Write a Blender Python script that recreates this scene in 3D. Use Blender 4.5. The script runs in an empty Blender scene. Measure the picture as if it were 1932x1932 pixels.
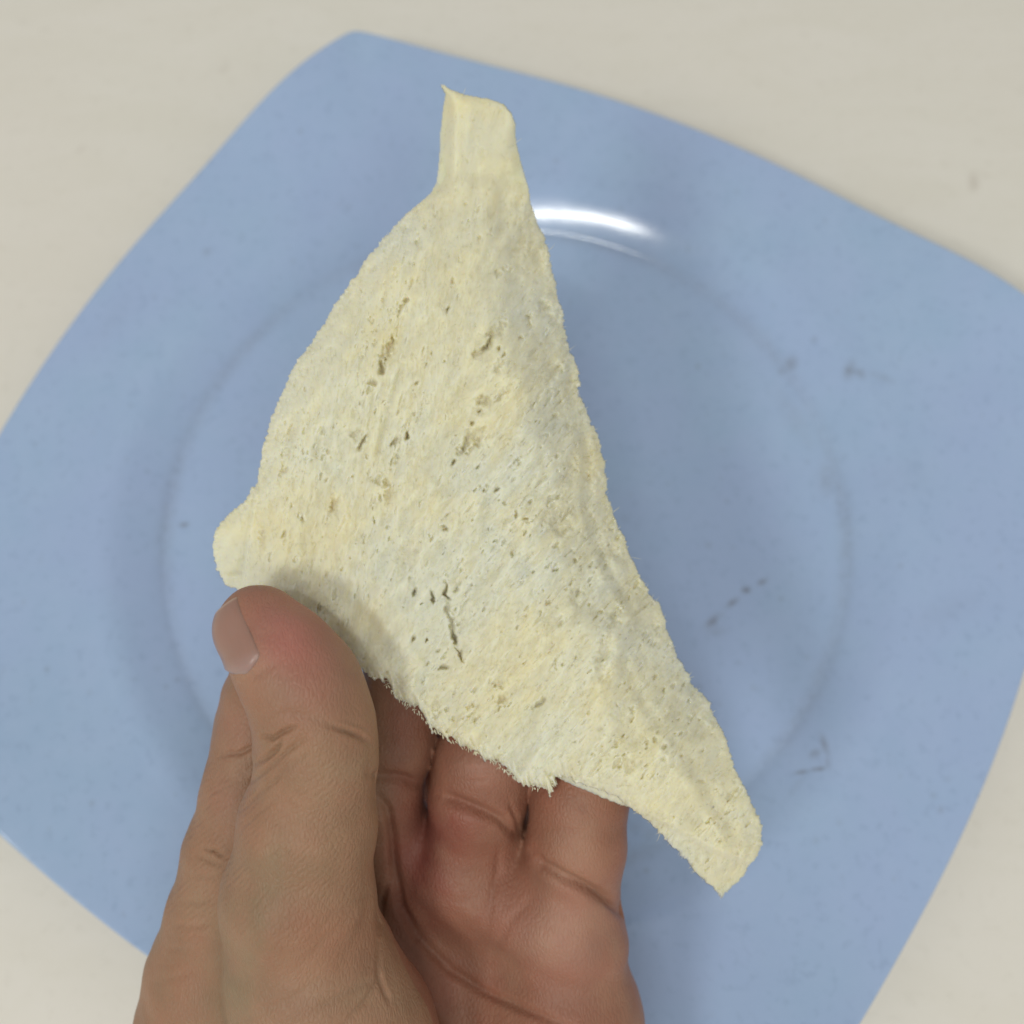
import bpy, math, random
import numpy as np
from mathutils import Matrix, Vector

# ------------------------------------------------------------------ camera
F = 966.0 / math.tan(math.radians(24.8))          # focal length in units of a 1932 px wide picture
PITCH, YAW = 0.3731, -0.0141
PX, PY, PD = -2.0136, -0.0702, 280.0              # plate centre seen from the camera (mm)
RIM = 16.5                                        # height of the plate's edge over the table (mm)
n_ = np.array([math.sin(YAW), math.sin(PITCH), 1.0]); n_ /= np.linalg.norm(n_)
x_ = np.array([1.0, 0, 0]) - n_[0] * n_; x_ /= np.linalg.norm(x_)
y_ = np.cross(n_, x_)
M3 = np.stack([x_, y_, n_])                       # camera frame -> world frame
O_ = np.array([0, 0, -PD]) + PX * x_ + PY * y_

def to_world(p):                                  # mm from the lens -> metres in the world
    q = (np.asarray(p, float) - O_) @ M3.T
    q[..., 2] += RIM
    return q * 0.001

def at(u, v, d):                                  # a point d mm deep
    u, v, d = np.broadcast_arrays(np.asarray(u, float), np.asarray(v, float), np.asarray(d, float))
    return np.stack([(u - 966) / F * d, (966 - v) / F * d, -d], -1)

sc = bpy.context.scene
col = sc.collection
cam = bpy.data.cameras.new('camera'); camo = bpy.data.objects.new('camera', cam); col.objects.link(camo)
m = Matrix.Identity(4)
cp = to_world(np.zeros(3))
for i in range(3):
    for j in range(3):
        m[i][j] = M3[i][j]
    m[i][3] = cp[i]
camo.matrix_world = m
cam.sensor_width = 36; cam.sensor_fit = 'HORIZONTAL'
cam.lens = 18 / math.tan(math.radians(24.8))
cam.clip_start = 0.005; cam.clip_end = 50
cam.dof.use_dof = True; cam.dof.focus_distance = 0.179; cam.dof.aperture_fstop = 14
sc.camera = camo

# ------------------------------------------------------------------ light
w = bpy.data.worlds.new('World'); sc.world = w; w.use_nodes = True
bg = w.node_tree.nodes['Background']
bg.inputs[0].default_value = (1.0, 0.995, 0.945, 1); bg.inputs[1].default_value = 0.455

def lamp(name, d, dist, sx, sy, power, colr):
    l = bpy.data.lights.new(name, 'AREA'); l.shape = 'RECTANGLE'; l.size = sx; l.size_y = sy
    l.energy = power; l.color = colr
    o = bpy.data.objects.new(name, l); col.objects.link(o)
    v = Vector(d).normalized() * dist
    o.location = v
    o.rotation_euler = (-v).to_track_quat('-Z', 'Y').to_euler()
    return o
lamp('ceiling_tube', (-0.13, -0.24, 0.96), 1.8, 0.42, 0.04, 4.6, (1.0, 0.985, 0.93))
lamp('ceiling_lamp', (-0.36, -0.54, 0.79), 1.9, 0.36, 0.28, 8.6, (1.0, 0.985, 0.93))
lamp('ceiling_lamp', (0.18, -0.57, 0.80), 1.9, 0.36, 0.28, 4.2, (1.0, 0.985, 0.93))

sc.view_settings.view_transform = 'Standard'; sc.view_settings.look = 'None'
sc.view_settings.exposure = 0; sc.view_settings.gamma = 1
sc.render.engine = 'CYCLES'

# ------------------------------------------------------------------ helpers
RNG = np.random.default_rng(11)

def mesh_obj(name, V, Fc, mat, parent=None, loc=None, smooth=True, attrs=None):
    """V in world metres; loc = origin of the object in the world"""
    V = np.asarray(V, float)
    base = np.array(parent.location) if parent is not None else np.zeros(3)
    org = np.array(loc) if loc is not None else base
    me = bpy.data.meshes.new(name)
    Fc = np.asarray(Fc, np.int32)
    k = Fc.shape[1]
    me.vertices.add(len(V)); me.vertices.foreach_set('co', (V - org).astype(np.float32).ravel())
    me.loops.add(Fc.size); me.loops.foreach_set('vertex_index', Fc.ravel())
    me.polygons.add(len(Fc)); me.polygons.foreach_set('loop_start', np.arange(0, Fc.size, k, dtype=np.int32))
    me.update(calc_edges=True)
    me.polygons.foreach_set('use_smooth', np.full(len(Fc), smooth))
    for an, ar in (attrs or {}).items():
        ar = np.asarray(ar, np.float32)
        if ar.ndim == 1:
            a = me.attributes.new(an, 'FLOAT', 'POINT'); a.data.foreach_set('value', ar)
        else:
            a = me.attributes.new(an, 'FLOAT_VECTOR', 'POINT'); a.data.foreach_set('vector', ar.ravel())
    me.validate()
    me.materials.append(mat)
    o = bpy.data.objects.new(name, me); col.objects.link(o)
    if parent is not None:
        o.parent = parent
        o.location = org - base
    else:
        o.location = org
    return o

class NT:
    def __init__(s, name):
        s.m = bpy.data.materials.new(name); s.m.use_nodes = True
        s.t = s.m.node_tree; s.b = s.t.nodes['Principled BSDF']
        s.co = s.t.nodes.new('ShaderNodeTexCoord').outputs['Object']
    def n(s, typ, **kw):
        nd = s.t.nodes.new(typ)
        for k, v in kw.items():
            setattr(nd, k, v)
        return nd
    def link(s, a, b): s.t.links.new(a, b)
    def noise(s, scale, detail=4, rough=.55, vec=None, dist=0):
        nd = s.n('ShaderNodeTexNoise'); nd.inputs['Scale'].default_value = scale
        nd.inputs['Detail'].default_value = detail; nd.inputs['Roughness'].default_value = rough
        nd.inputs['Distortion'].default_value = dist
        s.link(vec or s.co, nd.inputs['Vector']); return nd.outputs['Fac']
    def stretch(s, sx, sy, sz, rot=0):
        mp = s.n('ShaderNodeMapping'); mp.inputs['Scale'].default_value = (sx, sy, sz)
        mp.inputs['Rotation'].default_value = (0, 0, rot)
        s.link(s.co, mp.inputs['Vector']); return mp.outputs['Vector']
    def ramp(s, fac, a, b, lo=0., hi=1.):
        nd = s.n('ShaderNodeMapRange'); s.link(fac, nd.inputs['Value'])
        nd.inputs['From Min'].default_value = a; nd.inputs['From Max'].default_value = b
        nd.inputs['To Min'].default_value = lo; nd.inputs['To Max'].default_value = hi
        return nd.outputs['Result']
    def mix(s, fac, a, b):
        nd = s.n('ShaderNodeMix', data_type='RGBA')
        if isinstance(fac, float): nd.inputs[0].default_value = fac
        else: s.link(fac, nd.inputs[0])
        for i, c in ((6, a), (7, b)):
            if isinstance(c, tuple): nd.inputs[i].default_value = (*c, 1)
            else: s.link(c, nd.inputs[i])
        return nd.outputs[2]
    def attr(s, name, vec=False):
        nd = s.n('ShaderNodeAttribute', attribute_name=name); return nd.outputs['Vector' if vec else 'Fac']
    def mul(s, a, b, op='MULTIPLY'):
        nd = s.n('ShaderNodeMath', operation=op)
        for i, c in ((0, a), (1, b)):
            if isinstance(c, (int, float)): nd.inputs[i].default_value = c
            else: s.link(c, nd.inputs[i])
        return nd.outputs[0]
    def bump(s, h, dist, strength=1.0, prev=None):
        nd = s.n('ShaderNodeBump'); nd.inputs['Distance'].default_value = dist
        nd.inputs['Strength'].default_value = strength; s.link(h, nd.inputs['Height'])
        if prev: s.link(prev, nd.inputs['Normal'])
        return nd.outputs['Normal']
    def set(s, **kw):
        for k, v in kw.items():
            k = k.replace('_', ' ')
            if isinstance(v, (int, float)): s.b.inputs[k].default_value = v
            elif isinstance(v, tuple): s.b.inputs[k].default_value = v
            else: s.link(v, s.b.inputs[k])
        return s.m

def smooth_noise(shape, s1, s2=None, ang=0.0, rng=RNG):
    """unit-variance random field; s1 = blur along ang (px), s2 across"""
    s2 = s2 or s1
    h, w_ = shape
    fy = np.fft.fftfreq(h)[:, None]; fx = np.fft.rfftfreq(w_)[None]
    a = fx * math.cos(ang) + fy * math.sin(ang); b = -fx * math.sin(ang) + fy * math.cos(ang)
    g = np.exp(-2 * (math.pi ** 2) * ((a * s1) ** 2 + (b * s2) ** 2))
    r = np.fft.irfft2(np.fft.rfft2(rng.standard_normal((h, w_))) * g, s=(h, w_))
    return r / r.std()

def seg_dist(X, Y, pts, closed=False):
    """distance to a polyline and signed side"""
    pts = np.asarray(pts, float)
    A = pts if closed else pts[:-1]
    B = np.roll(pts, -1, 0) if closed else pts[1:]
    best = np.full(X.shape, 1e9); side = np.zeros(X.shape); tt = np.zeros(X.shape)
    for i, (a, b) in enumerate(zip(A, B)):
        d = b - a; L = (d ** 2).sum() + 1e-9
        t = np.clip(((X - a[0]) * d[0] + (Y - a[1]) * d[1]) / L, 0, 1)
        ex = X - a[0] - t * d[0]; ey = Y - a[1] - t * d[1]
        q = ex * ex + ey * ey
        k = q < best
        best = np.where(k, q, best); side = np.where(k, np.sign(d[0] * ey - d[1] * ex), side)
        tt = np.where(k, (i + t) / len(A), tt)
    return np.sqrt(best), side, tt

def poly_sdf(X, Y, pts):
    pts = np.asarray(pts, float)
    d, _, _ = seg_dist(X, Y, pts, True)
    ins = np.zeros(X.shape, bool)
    for a, b in zip(pts, np.roll(pts, -1, 0)):
        c = ((a[1] > Y) != (b[1] > Y)) & (X < (b[0] - a[0]) * (Y - a[1]) / (b[1] - a[1] + 1e-12) + a[0])
        ins ^= c
    return np.where(ins, d, -d)

def catmull(pts, n=6):
    pts = np.asarray(pts, float); N = len(pts); out = []
    for i in range(N):
        p0, p1, p2, p3 = pts[i - 1], pts[i], pts[(i + 1) % N], pts[(i + 2) % N]
        for k in range(n):
            t = k / n
            out.append(.5 * (2 * p1 + (p2 - p0) * t + (2 * p0 - 5 * p1 + 4 * p2 - p3) * t * t + (3 * p1 - p0 - 3 * p2 + p3) * t ** 3))
    return np.array(out)

def sm(x, a, b):
    t = np.clip((x - a) / (b - a), 0, 1); return t * t * (3 - 2 * t)

# ------------------------------------------------------------------ table
def table_mat():
    t = NT('white_laminate')
    g = t.noise(14, 5, .6, t.stretch(1.6, 5, 1, 0.12), .8)
    s = t.noise(260, 4, .65)
    big = t.noise(5, 2)
    c = t.mix(t.ramp(g, .35, .7), (0.712, 0.690, 0.618), (0.742, 0.720, 0.660))
    c = t.mix(t.mul(t.ramp(big, .4, .65), .5), c, (0.725, 0.685, 0.62))
    c = t.mix(t.mul(t.ramp(s, .55, .75), .22), c, (0.52, 0.49, 0.42))
    c = t.mix(t.ramp(t.attr('stain'), 0, 1), c, (0.36, 0.30, 0.24))
    return t.set(Base_Color=c, Roughness=0.42, Normal=t.bump(g, .0002, .3))

def make_table():
    N = 520; x0, x1, y0, y1 = -.60, .60, -.55, .65; zt = 0.0
    xs = np.linspace(x0, x1, N); ys = np.linspace(y0, y1, N)
    X, Y = np.meshgrid(xs, ys); V = np.stack([X, Y, np.zeros_like(X)], -1).reshape(-1, 3)
    i = (np.arange(N - 1)[:, None] * N + np.arange(N - 1)[None]).ravel()
    Fq = np.stack([i, i + 1, i + 1 + N, i + N], 1)
    # slab sides with a rounded upper edge
    ring = np.concatenate([np.arange(N), np.arange(1, N) * N + N - 1, (N * N - 2 - np.arange(N - 1)), (np.arange(N - 2, 0, -1) * N)])
    cen = V[ring]; V2 = [V]; Fs = [Fq]; prev = ring; base = N * N
    dirn = cen - np.array([(x0 + x1) / 2, (y0 + y1) / 2, 0]); dirn = np.sign(np.round(dirn / np.array([.6, .6, 1]), 6)) * (np.abs(np.round(dirn / np.array([.6, .6, 1]), 6)) > .9999)
    for dx, dz in ((.0015, -.0006), (.002, -.002), (.002, -.025), (-.05, -.025)):
        V2.append(cen + dirn * dx + np.array([0, 0, dz])); cur = base + np.arange(len(ring)); base += len(ring)
        a, b = prev, np.roll(prev, -1); c, d = cur, np.roll(cur, -1)
        Fs.append(np.stack([a, c, d, b], 1)); prev = cur
    V = np.concatenate(V2); Fq = np.concatenate(Fs)
    st = np.zeros(len(V))
    for (u, v, r, a) in ((420, 127, 7, .5), (1838, 335, 8, .6), (1836, 350, 6, .4), (150, 280, 5, .2)):
        p = ray_plane(u, v, 0.0)
        st += a * np.exp(-((V[:, 0] - p[0]) ** 2 + (V[:, 1] - p[1]) ** 2) / (r * .16e-3) ** 2)
    o = mesh_obj('table', V, Fq, table_mat(), attrs={'stain': st})
    o['label'] = 'off-white laminate table top under the blue plate, faint grain and specks'
    o['category'] = 'table'
    return o

def ray_plane(u, v, z):
    a = to_world(np.zeros(3)); b = to_world(at(u, v, 100.0)); t = (z - a[2]) / (b[2] - a[2])
    return a + t * (b - a)

# ------------------------------------------------------------------ plate
def plate_mat():
    t = NT('blue_melamine')
    g = t.noise(90, 5, .65); f = t.noise(420, 3, .6); b = t.noise(26, 3)
    c = t.mix(t.ramp(g, .3, .7), (0.325, 0.455, 0.655), (0.355, 0.480, 0.685))
    c = t.mix(t.mul(t.ramp(b, .35, .65), .5), c, (0.350, 0.440, 0.685))
    c = t.mix(t.mul(t.ramp(f, .55, .72), .24), c, (0.20, 0.28, 0.44))
    st = t.mul(t.attr('stain'), t.ramp(t.noise(520, 4, .7), .32, .62, .35, 1.0))
    c = t.mix(st, c, (0.13, 0.115, 0.10))
    r = t.ramp(g, .3, .7, .10, .14)
    return t.set(Base_Color=c, Roughness=r, Specular_IOR_Level=0.5, Normal=t.bump(t.noise(60, 3), .0004, .12))

ROT, RW = 1.9636, 87.5
def plate_edge(t):
    """four shallow arcs, softly rounded where they meet, each set a little askew; the corners turn up"""
    Rm, Rs, k, sk = 129.81, 325.6, 1.1, -.1028
    rs = []
    for i in range(4):
        a = t - (np.pi / 4 + i * np.pi / 2); c = Rm - Rs; b = c * np.cos(a - sk)
        rs.append(b + np.sqrt(np.maximum(b * b + Rs * Rs - c * c, 1)))
    rs = np.array(rs)
    r = -np.log(np.exp(-(rs - 130) * k).sum(0)) / k + 130
    return r, 7.18 * ((1 + np.cos(4 * t)) / 2) ** 5.0

def make_plate():
    NT_, = (1080,)
    T = np.linspace(0, 2 * np.pi, NT_, endpoint=False)
    R, lift = plate_edge(T)
    # radial stations of the upper side: absolute inside the well, then fractions of the rim
    WW = 18.0
    xs = np.linspace(0, 1, 73)
    slope = (0.36 + 0.22 * (1 - xs)) * sm(xs * WW, 0, 2.0) * (1 - sm(xs, .52, 1.0))
    rise = np.concatenate([[0], np.cumsum((slope[1:] + slope[:-1]) / 2) * WW / 72])
    rise_tot = rise[-1]
    zf = RIM - 1.6 - rise_tot
    rings = []
    for r in np.concatenate([np.linspace(0.5, 60, 60), np.linspace(61, RW - 1, 40)]):
        rings.append((np.full(NT_, r), np.full(NT_, zf + 0.35 * (r / RW) ** 2)))
    for x, z in zip(xs, rise):
        rings.append((np.full(NT_, RW - 1 + .5 + x * WW), np.full(NT_, zf + .35 + z)))
    r1 = RW - .5 + WW; z1 = zf + .35 + rise_tot
    for s in np.linspace(0.01, 1, 90):
        z = z1 + (RIM - z1) * s + lift * s ** 1.7
        rings.append((r1 + (R - .6 - r1) * s, z))
    zt = rings[-1][1]
    for dr, dz in ((.35, -.15), (.6, -.6), (.6, -1.3), (.3, -1.9), (-.3, -2.2)):
        rings.append((R - .6 + dr, zt + dz))
    for s in np.linspace(1, 0, 20):                       # underside
        z = z1 + (RIM - z1) * s + lift * s ** 1.7 - 2.3
        rings.append((r1 + 2 + (R - 1.2 - r1 - 2) * s, z))
    for x, z in list(zip(xs, rise))[::-4]:
        rings.append((np.full(NT_, RW + 1.5 + x * WW), np.full(NT_, zf + .35 + z - 2.3)))
    for r, z in ((70, zf - 2.2), (68, 0.4), (66.5, 0), (65, .4), (63, zf - 2.2), (30, zf - 2.2), (.5, zf - 2.2)):
        rings.append((np.full(NT_, r), np.full(NT_, z)))
    V = []
    ca, sa = np.cos(T + ROT), np.sin(T + ROT)
    for r, z in rings:
        V.append(np.stack([r * ca, r * sa, z], 1))
    K = len(rings); V = np.concatenate(V) * .001
    i = np.arange(NT_); j = (i + 1) % NT_; Fq = []
    for k in range(K - 1):
        Fq.append(np.stack([k * NT_ + i, (k + 1) * NT_ + i, (k + 1) * NT_ + j, k * NT_ + j], 1))
    Fq = np.concatenate(Fq)
    # scuffs and brown food stains left on the glaze
    st = np.zeros(len(V)); ntop = (100 + 73 + 90) * NT_
    P = V[:ntop]
    q = np.zeros(ntop)
    # project plate points to picture units to place the marks where they lie on the plate
    camv = (P * 1000 - np.array([0, 0, RIM])) @ M3 + O_
    U = 966 + F * camv[:, 0] / -camv[:, 2]; W = 966 - F * camv[:, 1] / -camv[:, 2]
    for (u, v, a, b, ang, k) in (
        (1490, 688, 17, 13, 2.3, .42), (1476, 700, 10, 9, 0, .3), (1603, 698, 11, 17, .3, .42), (1622, 705, 12, 9, .3, .38), (1665, 712, 24, 7, .35, .2),
        (1344, 1172, 18, 7, -.75, .6), (1358, 1160, 8, 5, -.75, .4), (1382, 1137, 14, 5, -.7, .55), (1408, 1113, 8, 6, 0, .8), (1438, 1098, 11, 5, -.5, .55),
        (1556, 1405, 6, 20, -.35, .5), (1538, 1422, 11, 8, -.6, .45), (1545, 1451, 16, 4, -.1, .6), (1512, 1457, 13, 4, -.15, .5), (1562, 1440, 5, 14, -.2, .3),
        (347, 990, 9, 4, -.1, .85), (390, 475, 9, 8, 0, .22), (1352, 1190, 20, 12, 0, .16),
        (1565, 900, 22, 34, .2, .22), (1500, 790, 20, 60, -.55, .12), (1230, 1580, 22, 16, .8, .16), (1200, 1560, 18, 10, 0, .12),
        (1505, 1480, 30, 7, -.9, .08), (1710, 900, 60, 40, 0, .05), (1790, 1150, 70, 26, -.4, .07), (215, 600, 60, 20, -.9, .05)):
        du, dv = U - u, W - v
        p1 = du * math.cos(ang) + dv * math.sin(ang); p2 = -du * math.sin(ang) + dv * math.cos(ang)
        q = np.maximum(q, k * np.exp(-((p1 / a) ** 2 + (p2 / b) ** 2) ** 1.3))
    rr = np.hypot(P[:, 0], P[:, 1]) * 1000; th = np.arctan2(P[:, 1], P[:, 0])
    dirt = .5 + .5 * np.sin(th * 3 + 1.2) * np.cos(th * 7 + .3)
    q = np.maximum(q, (.07 + .17 * dirt) * np.exp(-((rr - RW - .3) / 1.9) ** 2))
    for k in range(240):                                   # tiny dark specks in the moulding
        a = RNG.uniform(0, 2 * math.pi); r = 130 * math.sqrt(RNG.uniform()); s = RNG.uniform(.25, .8)
        cx, cy = r * math.cos(a) * .001, r * math.sin(a) * .001
        kk = np.where((abs(P[:, 0] - cx) < .003) & (abs(P[:, 1] - cy) < .003))[0]
        q[kk] = np.maximum(q[kk], RNG.uniform(.08, .3) * np.exp(-(((P[kk, 0] - cx) ** 2 + (P[kk, 1] - cy) ** 2) * 1e6 / s ** 2)))
    st[:ntop] = np.clip(q * 1.05, 0, 1)
    o = mesh_obj('plate', V, Fq, plate_mat(), attrs={'stain': st})
    o['label'] = 'pale blue square plate with bulging sides, round well and small brown stains'
    o['category'] = 'plate'

# ------------------------------------------------------------------ bread
FRONT = [(828,157),(838,159),(850,168),(880,178),(925,186),(950,195),(966,212),(974,235),(974,265),(985,310),(997,350),(1003,385),
 (1015,420),(1035,465),(1045,520),(1060,580),(1072,640),(1088,690),(1098,745),(1115,790),(1130,830),(1141,870),(1145,920),(1158,970),(1180,1020),
 (1200,1070),(1220,1110),(1247,1145),(1262,1190),(1280,1240),(1310,1290),(1340,1330),(1360,1370),(1375,1410),(1390,1455),(1415,1505),(1438,1555),
 (1440,1590),(1425,1625),(1400,1655),(1363,1697),(1330,1665),(1290,1620),(1255,1585),(1215,1545),(1185,1524),(1160,1505),(1110,1486),(1060,1464),(1050,1470),(1040,1503),(1026,1494),
 (1010,1490),(985,1480),(950,1455),(910,1430),(870,1412),(820,1385),(790,1350),(750,1320),(722,1290),(690,1272),(640,1235),(560,1175),(500,1135),(440,1112),(425,1104),
 (408,1075),(400,1040),(402,1000),(420,975),(450,955),(465,935),(480,915),(486,895),(490,870),(500,830),(515,780),(535,730),(560,680),(590,640),(620,590),(655,540),(690,490),
 (730,440),(770,400),(810,365),(822,345),(828,300),(830,250),(836,200),(839,178)]
BACK = [(880,240),(940,240),(955,330),(975,430),(1005,560),(1045,700),(1075,830),(1100,950),(1145,1070),(1210,1200),(1275,1330),(1320,1440),
 (1350,1520),(1330,1560),(1255,1545),(1215,1535),(1180,1522),(1120,1506),(1062,1477),(1000,1440),
 (900,1385),(820,1340),(740,1275),(660,1215),(600,1180),(520,1130),(450,1090),(430,1040),(450,985),(490,960),(510,915),
 (530,860),(575,760),(655,640),(755,500),(840,400),(860,300)]
CTRL = np.array([(900,190,194),(845,230,197),(965,250,195.5),(900,330,192.5),(820,360,193),(900,420,190),(760,450,190.5),(690,560,189),(880,560,185.5),(1010,560,188),
 (610,700,188),(800,700,184),(950,700,182.5),(1060,700,187.5),(545,850,188),(700,850,185),(900,850,181.5),(1050,850,183),(1120,850,188.5),(510,980,188.5),
 (700,1000,185),(900,1000,181),(1080,1000,182.8),(1140,1000,186.5),(420,1040,191),(520,1080,187),(600,1120,186.5),(750,1120,183.2),(850,1180,183.8),(950,1150,181),(1100,1150,181.2),
 (1220,1150,187.5),(700,1220,186),(800,1300,184.5),(950,1300,182),(1100,1300,181.5),(1240,1300,184.5),(1300,1300,187.5),(900,1400,185.5),(1050,1440,184.8),(1200,1450,183.5),
 (1320,1420,185),(1300,1540,186.5),(1400,1560,189),(1360,1660,194),(1100,600,190),(1300,1100,190),(450,800,192),(600,400,194),(1200,1700,192),(700,1500,190)], float)

def tps(ctrl, U, V, reg=2e-4):
    s = 500.0
    X = ctrl[:, :2] / s; N = len(X)
    def k(r2): return .5 * r2 * np.log(r2 + 1e-12)
    K = k(((X[:, None] - X[None]) ** 2).sum(2)) + reg * np.eye(N)
    Pm = np.concatenate([np.ones((N, 1)), X], 1)
    A = np.zeros((N + 3, N + 3)); A[:N, :N] = K; A[:N, N:] = Pm; A[N:, :N] = Pm.T
    c = np.linalg.solve(A, np.concatenate([ctrl[:, 2], np.zeros(3)]))
    out = c[N] + c[N + 1] * U / s + c[N + 2] * V / s
    for i in range(N):
        out = out + c[i] * k((U / s - X[i, 0]) ** 2 + (V / s - X[i, 1]) ** 2)
    return out

def bread_mat():
    t = NT('bread_crumb')
    tint = t.attr('tint'); tan_shade = t.attr('tan_shade')
    f = t.noise(900, 4, .6)
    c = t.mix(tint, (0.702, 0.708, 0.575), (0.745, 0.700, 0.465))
    c = t.mix(tan_shade, c, (0.66, 0.57, 0.31))  # tan of pores and flecks, plus painted shade on tip and tab
    c = t.mix(t.mul(t.ramp(f, .45, .75), .25), c, (0.75, 0.74, 0.61))
    n1 = t.bump(t.noise(2400, 3, .6), .00006, .5)
    m_ = t.set(Base_Color=c, Roughness=0.85, Specular_IOR_Level=0.25, Subsurface_Weight=0.8, Subsurface_Scale=0.0036,
               Subsurface_Radius=(1.0, .85, .45), Normal=n1)
    return m_

def fibre_mat():
    t = NT('bread_fibre')
    c = t.mix(t.attr('tint'), (0.80, 0.80, 0.66), (0.84, 0.79, 0.56))
    return t.set(Base_Color=c, Roughness=0.8, Specular_IOR_Level=0.25)

def sheet(name, poly, depth_fn, thick, mat, parent, step, seed):
    rng = np.random.default_rng(seed)
    poly = np.asarray(poly, float)
    u0, v0 = poly.min(0) - 14; u1, v1 = poly.max(0) + 14
    us = np.arange(u0, u1, step); vs = np.arange(v0, v1, step)
    U, V = np.meshgrid(us, vs)
    sd = poly_sdf(U, V, poly)
    D, Db, w_edge, attrs, rough = depth_fn(U, V, sd, step, rng)
    sd = sd + rough
    ins = sd > 0
    cell = ins[:-1, :-1] & ins[1:, :-1] & ins[:-1, 1:] & ins[1:, 1:]
    # keep it one piece: grow from the middle, drop loose specks
    seed = cell & (sd[:-1, :-1] > 14)
    for _ in range(int(60 / step)):
        p = np.pad(seed, 1); seed = cell & (p[:-2, 1:-1] | p[2:, 1:-1] | p[1:-1, :-2] | p[1:-1, 2:] | p[1:-1, 1:-1])
    cell = seed
    for _ in range(2):
        p = np.pad(cell.astype(int), 1); nb = sum(np.roll(np.roll(p, a, 0), b, 1) for a in (-1, 0, 1) for b in (-1, 0, 1))[1:-1, 1:-1]
        cell &= nb >= 4
    used = np.zeros(U.shape, int)
    used[:-1, :-1] += cell; used[1:, :-1] += cell; used[:-1, 1:] += cell; used[1:, 1:] += cell
    isv = used > 0; rim = isv & (used < 4)
    x = np.clip(1 - sd / w_edge, 0, 1)
    rnd = 1 - np.sqrt(np.clip(1 - x * x, 0, 1))
    mid = .5 * (D + Db)
    zf = D + (mid - D) * rnd; zb = Db + (mid - Db) * rnd
    zf = np.where(rim, mid * .7 + zf * .3, zf); zb = np.where(rim, zf, zb)
    idf = -np.ones(U.shape, int); idf[isv] = np.arange(isv.sum()); nf = isv.sum()
    inner = isv & ~rim
    idb = idf.copy(); idb[inner] = nf + np.arange(inner.sum())
    Pf = at(U[isv], V[isv], zf[isv]); Pb = at(U[inner], V[inner], zb[inner])
    P = to_world(np.concatenate([Pf, Pb]))
    r, c = np.where(cell)
    q = lambda I: np.stack([I[r, c], I[r + 1, c], I[r + 1, c + 1], I[r, c + 1]], 1)
    Fq = np.concatenate([q(idf), q(idb)[:, ::-1]])
    at_ = {k: np.concatenate([a[isv], a[inner]]) for k, a in attrs.items()}
    return mesh_obj(name, P, Fq, mat, parent, attrs=at_)

def ell(U, V, u, v, a, b, ang, p=1.0):
    du, dv = U - u, V - v
    s = du * math.cos(ang) + dv * math.sin(ang); t = -du * math.sin(ang) + dv * math.cos(ang)
    return np.exp(-((s / a) ** 2 + (t / b) ** 2) ** p)

BIGPORES = [  # u, v, along, across, angle (image, y down), depth mm
 (735,655,22,9,-1.1,1.7),(718,690,11,5,-1.2,2.0),(708,722,7,5,-1.2,1.1),(925,640,22,6,-1.0,1.8),(912,655,9,4,-1.0,1.8),(944,622,12,6,-1.0,1.0),
 (900,668,10,5,-.9,.9),(885,832,22,9,-.95,2.0),(870,848,9,7,-.9,1.3),(905,818,14,5,-.6,.9),(915,757,14,8,-.5,1.3),(942,750,12,4,-.9,.8),(905,775,4,3,0,1.4),
 (846,1150,17,4.0,1.42,1.1),(843,1116,16,2.8,1.3,2.2),(852,1178,16,4.5,1.42,1.4),(857,1204,14,3.5,1.35,2.3),(866,1236,13,2.6,1.0,1.7),(815,1128,9,3,1.5,2.0),(838,1260,6,5,0,1.6),
 (767,1050,16,26,.1,.8),(1058,975,34,26,-1.2,1.3),(1066,1000,14,7,-.5,1.0),(1138,1240,14,40,.25,1.0),(1160,1165,10,20,.3,.8),(758,578,14,5,-1.2,1.3),
 (765,565,5,4,0,1.0),(1020,1326,12,5,-.8,1.5),(947,1318,12,8,-.9,1.1),(627,951,8,14,.1,1.1),(726,911,10,5,-1.3,1.4),(733,935,16,6,-1.0,1.1),
 (686,836,14,4.5,-1.0,1.5),(768,820,9,4,-1.0,2.0),(742,832,10,4,-.9,1.5),(675,820,12,7,-1,.9),(1026,578,14,9,-.4,1.1),(1040,600,10,7,0,.9),(1000,600,6,5,0,.9),
 (983,640,6,5,-1,1.1),(940,690,14,8,-1.1,.8),(1045,700,14,22,.2,1.0),(1075,720,8,12,.2,.8),(1075,800,9,14,.2,.9),(1050,790,6,5,0,1.1),(836,996,5,5,0,1.5),
 (1000,610,8,5,-1,1.0),(786,458,5,10,.1,.7),(945,510,9,8,0,.8),(980,470,12,8,0,.5),(548,820,10,16,.2,.7),(537,884,4,5,0,.8),(1080,880,12,30,.1,.8),
 (1115,900,8,30,.05,.7),(1150,1040,14,30,.2,.8),(1190,1380,30,26,.4,.5),(1185,1445,12,12,0,.8),(1324,1474,5,5,0,.6),(1180,1245,14,24,.3,.7),(885,1333,7,5,-1,.9),
 (900,1363,5,9,.2,.9),(945,1290,10,8,0,.6),(820,1330,5,16,0,.7),(495,1015,6,26,.15,.5),(640,1010,30,30,0,.3),(960,985,14,7,-.9,.6),(1090,1120,10,18,.1,.6)]

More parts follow.
